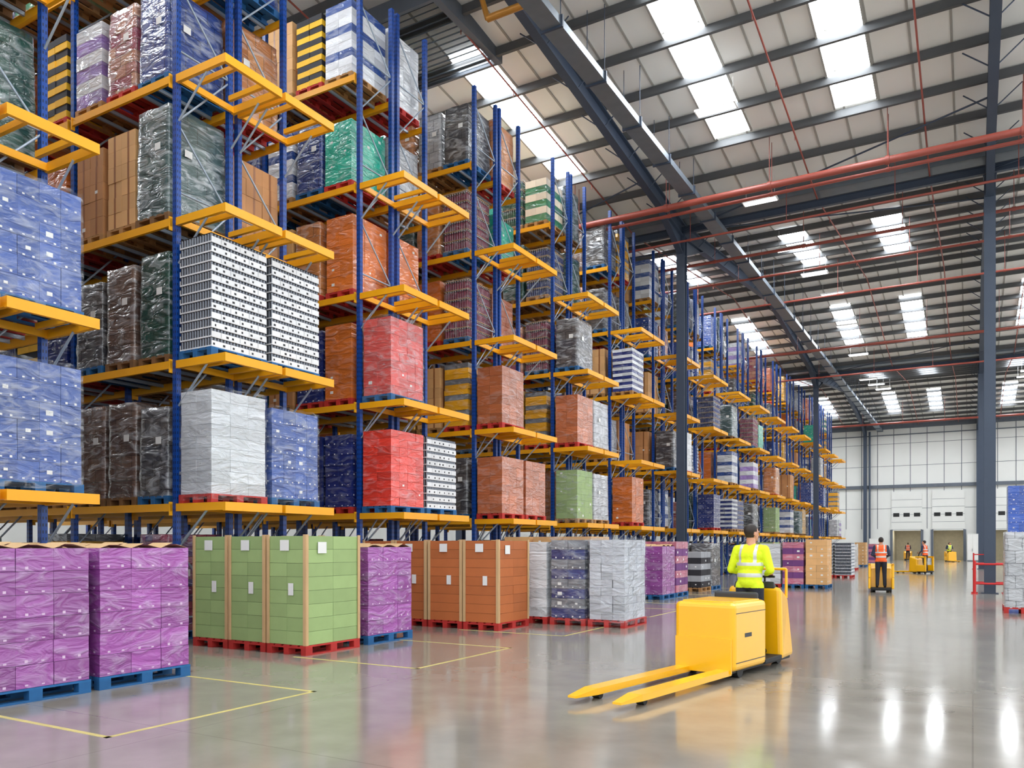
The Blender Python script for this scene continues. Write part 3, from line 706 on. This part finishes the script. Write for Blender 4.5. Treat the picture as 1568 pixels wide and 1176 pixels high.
def human(parent,loc,rz,vest,sleeve,hr,hl,yaw=0,lean=0.04,feet=(.0,-.04)):
    V=Vector
    par=empty('warehouse_worker',loc,rz)
    mats=[SK,vest,sleeve,TR,BO,REFL]
    mb=MB(); lab=[]
    def cap(l,a,b_,ra,rb,fl=1):
        a=V(a);b_=V(b_); mb.cyl(a,b_,ra,0,14,r2=rb); mb.sph(a,ra,0); mb.sph(b_,rb,0); lab.append((l,a,b_,ra,rb))
    lx=lean
    for sgn,fx in ((-1,feet[0]),(1,feet[1])):
        hip=(0,sgn*.095,.92); kn=(.03+fx*.5,sgn*.11,.5); an=(fx-.02,sgn*.12,.1)
        cap(3,hip,kn,.1,.072); cap(3,kn,an,.07,.058)
        cap(4,(fx-.03,sgn*.12,.05),(fx+.15,sgn*.14,.04),.045,.038)
    for (z,rx,ry,rz_,dx) in ((.97,.125,.17,.14,0),(1.06,.13,.175,.15,.1),(1.2,.135,.19,.15,.5),(1.33,.135,.2,.13,.8)):
        mb.sph((lx*dx,0,z),(rx,ry,rz_),0,16,12)
    cap(1,(lx,-.13,1.41),(lx,.13,1.41),.075,.075)
    cap(0,(lx,0,1.44),(lx*1.4+.01,0,1.54),.058,.055)
    for z in (1.0,1.1,1.2,1.3): lab.append((1,V((lx*.5,-.05,z)),V((lx*.5,.05,z)),.13,.13))
    for sgn,h in ((-1,hr),(1,hl)):
        S_=V((lx,sgn*.19,1.41)); H=V(h); w_=H+V((-.075,0,.012))
        d=w_-S_; Ld=min(d.length,.53); l1,l2=.29,.26
        a=(l1*l1-l2*l2+Ld*Ld)/(2*Ld); hh=math.sqrt(max(l1*l1-a*a,.0004))
        dn=d.normalized(); pole=V((-.3,sgn*.5,-1)); pp=(pole-dn*pole.dot(dn)).normalized()
        E=S_+dn*a+pp*hh
        cap(2,S_,E,.066,.053); cap(2,E,w_,.05,.038)
    def fn(l,c):
        if l==1:
            if 1.04<c.z<1.09 or 1.19<c.z<1.24: return 5
            if c.z>1.24 and .085<abs(c.y)<.125: return 5
        if l in(1,3) : return 3 if c.z<.9 else (1 if (l==3 and c.z<1.04) or l==1 else 3)
        return l
    inst(remesh(mb,mats,.011,6,lab,fn),'body',(0,0,0),par)
    for sgn,h,nm in ((-1,hr,'hand_right'),(1,hl,'hand_left')):
        H=V(h); mb=MB()
        def c2(a,b_,ra,rb): 
            a=H+V(a);b_=H+V(b_); mb.cyl(a,b_,ra,0,10,r2=rb); mb.sph(a,ra,0,10,7); mb.sph(b_,rb,0,10,7)
        c2((-.09,0,.01),(-.03,0,.01),.027,.027)
        mb.sph(H+V((0,0,.005)),(.05,.042,.017),0,14,10); mb.sph(H+V((-.03,0,.006)),(.035,.034,.02),0)
        for i,(yy,ln) in enumerate(((-.033,.9),(-.011,1.0),(.011,.96),(.033,.78))):
            y1=yy*-sgn
            c2((.03,y1,.005),(.03+.032*ln,y1,-.004),.0095,.009); c2((.03+.032*ln,y1,-.004),(.034+.034*ln,y1,-.032*ln),.009,.0085); c2((.034+.034*ln,y1,-.032*ln),(.036,y1,-.045*ln),.0085,.0075)
        c2((-.02,-sgn*.03,.0),(.01,-sgn*.055,-.015),.012,.011); c2((.01,-sgn*.055,-.015),(.04,-sgn*.05,-.035),.0105,.009)
        inst(remesh(mb,[SK],.0045,2,[(0,H,H,.1,.1)]),nm,(0,0,0),par)
    hc=V((lx*1.5+.02,0,1.632)); mb=MB()
    mb.sph((-.01,0,.01),(.1,.076,.105),0,20,14); mb.sph((.03,0,-.055),(.06,.055,.06),0,16,12); mb.sph((.062,0,-.09),(.028,.03,.022),0)
    mb.cyl((-.02,0,-.04),(-.03,0,-.14),.055,0,14,r2=.055)
    mb.cyl((.088,0,.01),(.104,0,-.028),.009,0,8,r2=.013); mb.sph((.1,0,-.03),(.014,.013,.01),0)
    for s in (-1,1):
        mb.sph((-.005,s*.078,-.015),(.02,.01,.032),0); mb.sph((.078,s*.03,.022),(.014,.024,.008),0); mb.sph((.09,s*.012,-.034),(.009,.008,.008),0)
    mb.sph((.082,0,-.062),(.012,.024,.006),0)
    mb.sph((-.022,0,.035),(.1,.083,.092),0,20,14)
    def hf(l,c):
        ear=abs(c.y)>.07 and c.z<.02 and -.03<c.x<.02
        if ear: return 0
        if c.z>.06+.5*max(0,c.x-.04) or (c.x<-.02 and c.z>-.06) or (c.x<.025 and c.z>.0): return 1
        if c.x>.08 and -.07<c.z<-.054 and abs(c.y)<.024: return 2
        return 0
    hm=remesh(mb,[SK,HAIR,LIP],.004,2,[(0,V((0,0,0)),V((0,0,0)),.1,.1)],hf)
    inst(hm,'head',hc,par,yaw)
    mb=MB()
    for s in (-1,1): mb.sph((.077,s*.03,.006),(.008,.012,.006),0,10,8)
    e=mb.obj('eyes',[EYE],par,hc); e.rotation_euler=(0,0,yaw)
    return par
def pt(loc,rz,p_):
    c,s=math.cos(rz),math.sin(rz); return (loc[0]+c*p_[0]-s*p_[1],loc[1]+s*p_[0]+c*p_[1],loc[2]+p_[2])
a1=math.radians(80); l1=(-2.87,9.72,0); order_picker(l1,a1)
human(None,pt(l1,a1,(1.3,-.03,.161)),a1,VY,VY,(.31,-.14,1.07),(.31,.14,1.07),yaw=-.5)
a2=math.radians(96); l2=(-2.8,30.9,0); ride_truck(l2,a2)
human(None,pt(l2,a2,(-.26,0,.161)),a2,VO,SL,(.32,-.14,1.04),(.32,.14,1.04))
a3=math.radians(150); l3=(-2.6,52,0); ride_truck(l3,a3)
human(None,pt(l3,a3,(-.26,0,.161)),a3,VO,SL,(.32,-.14,1.04),(.32,.14,1.04),yaw=.3)
for x,y,rz in ((-6.1,97.0,1.6),(-2.2,97.0,1.6),(-1.9,90.5,-1.2)):
    ride_truck((x,y,0),rz); human(None,pt((x,y,0),rz,(-.26,0,.161)),rz,VY if x>-5 else VO,SL,(.32,-.14,1.04),(.32,.14,1.04))
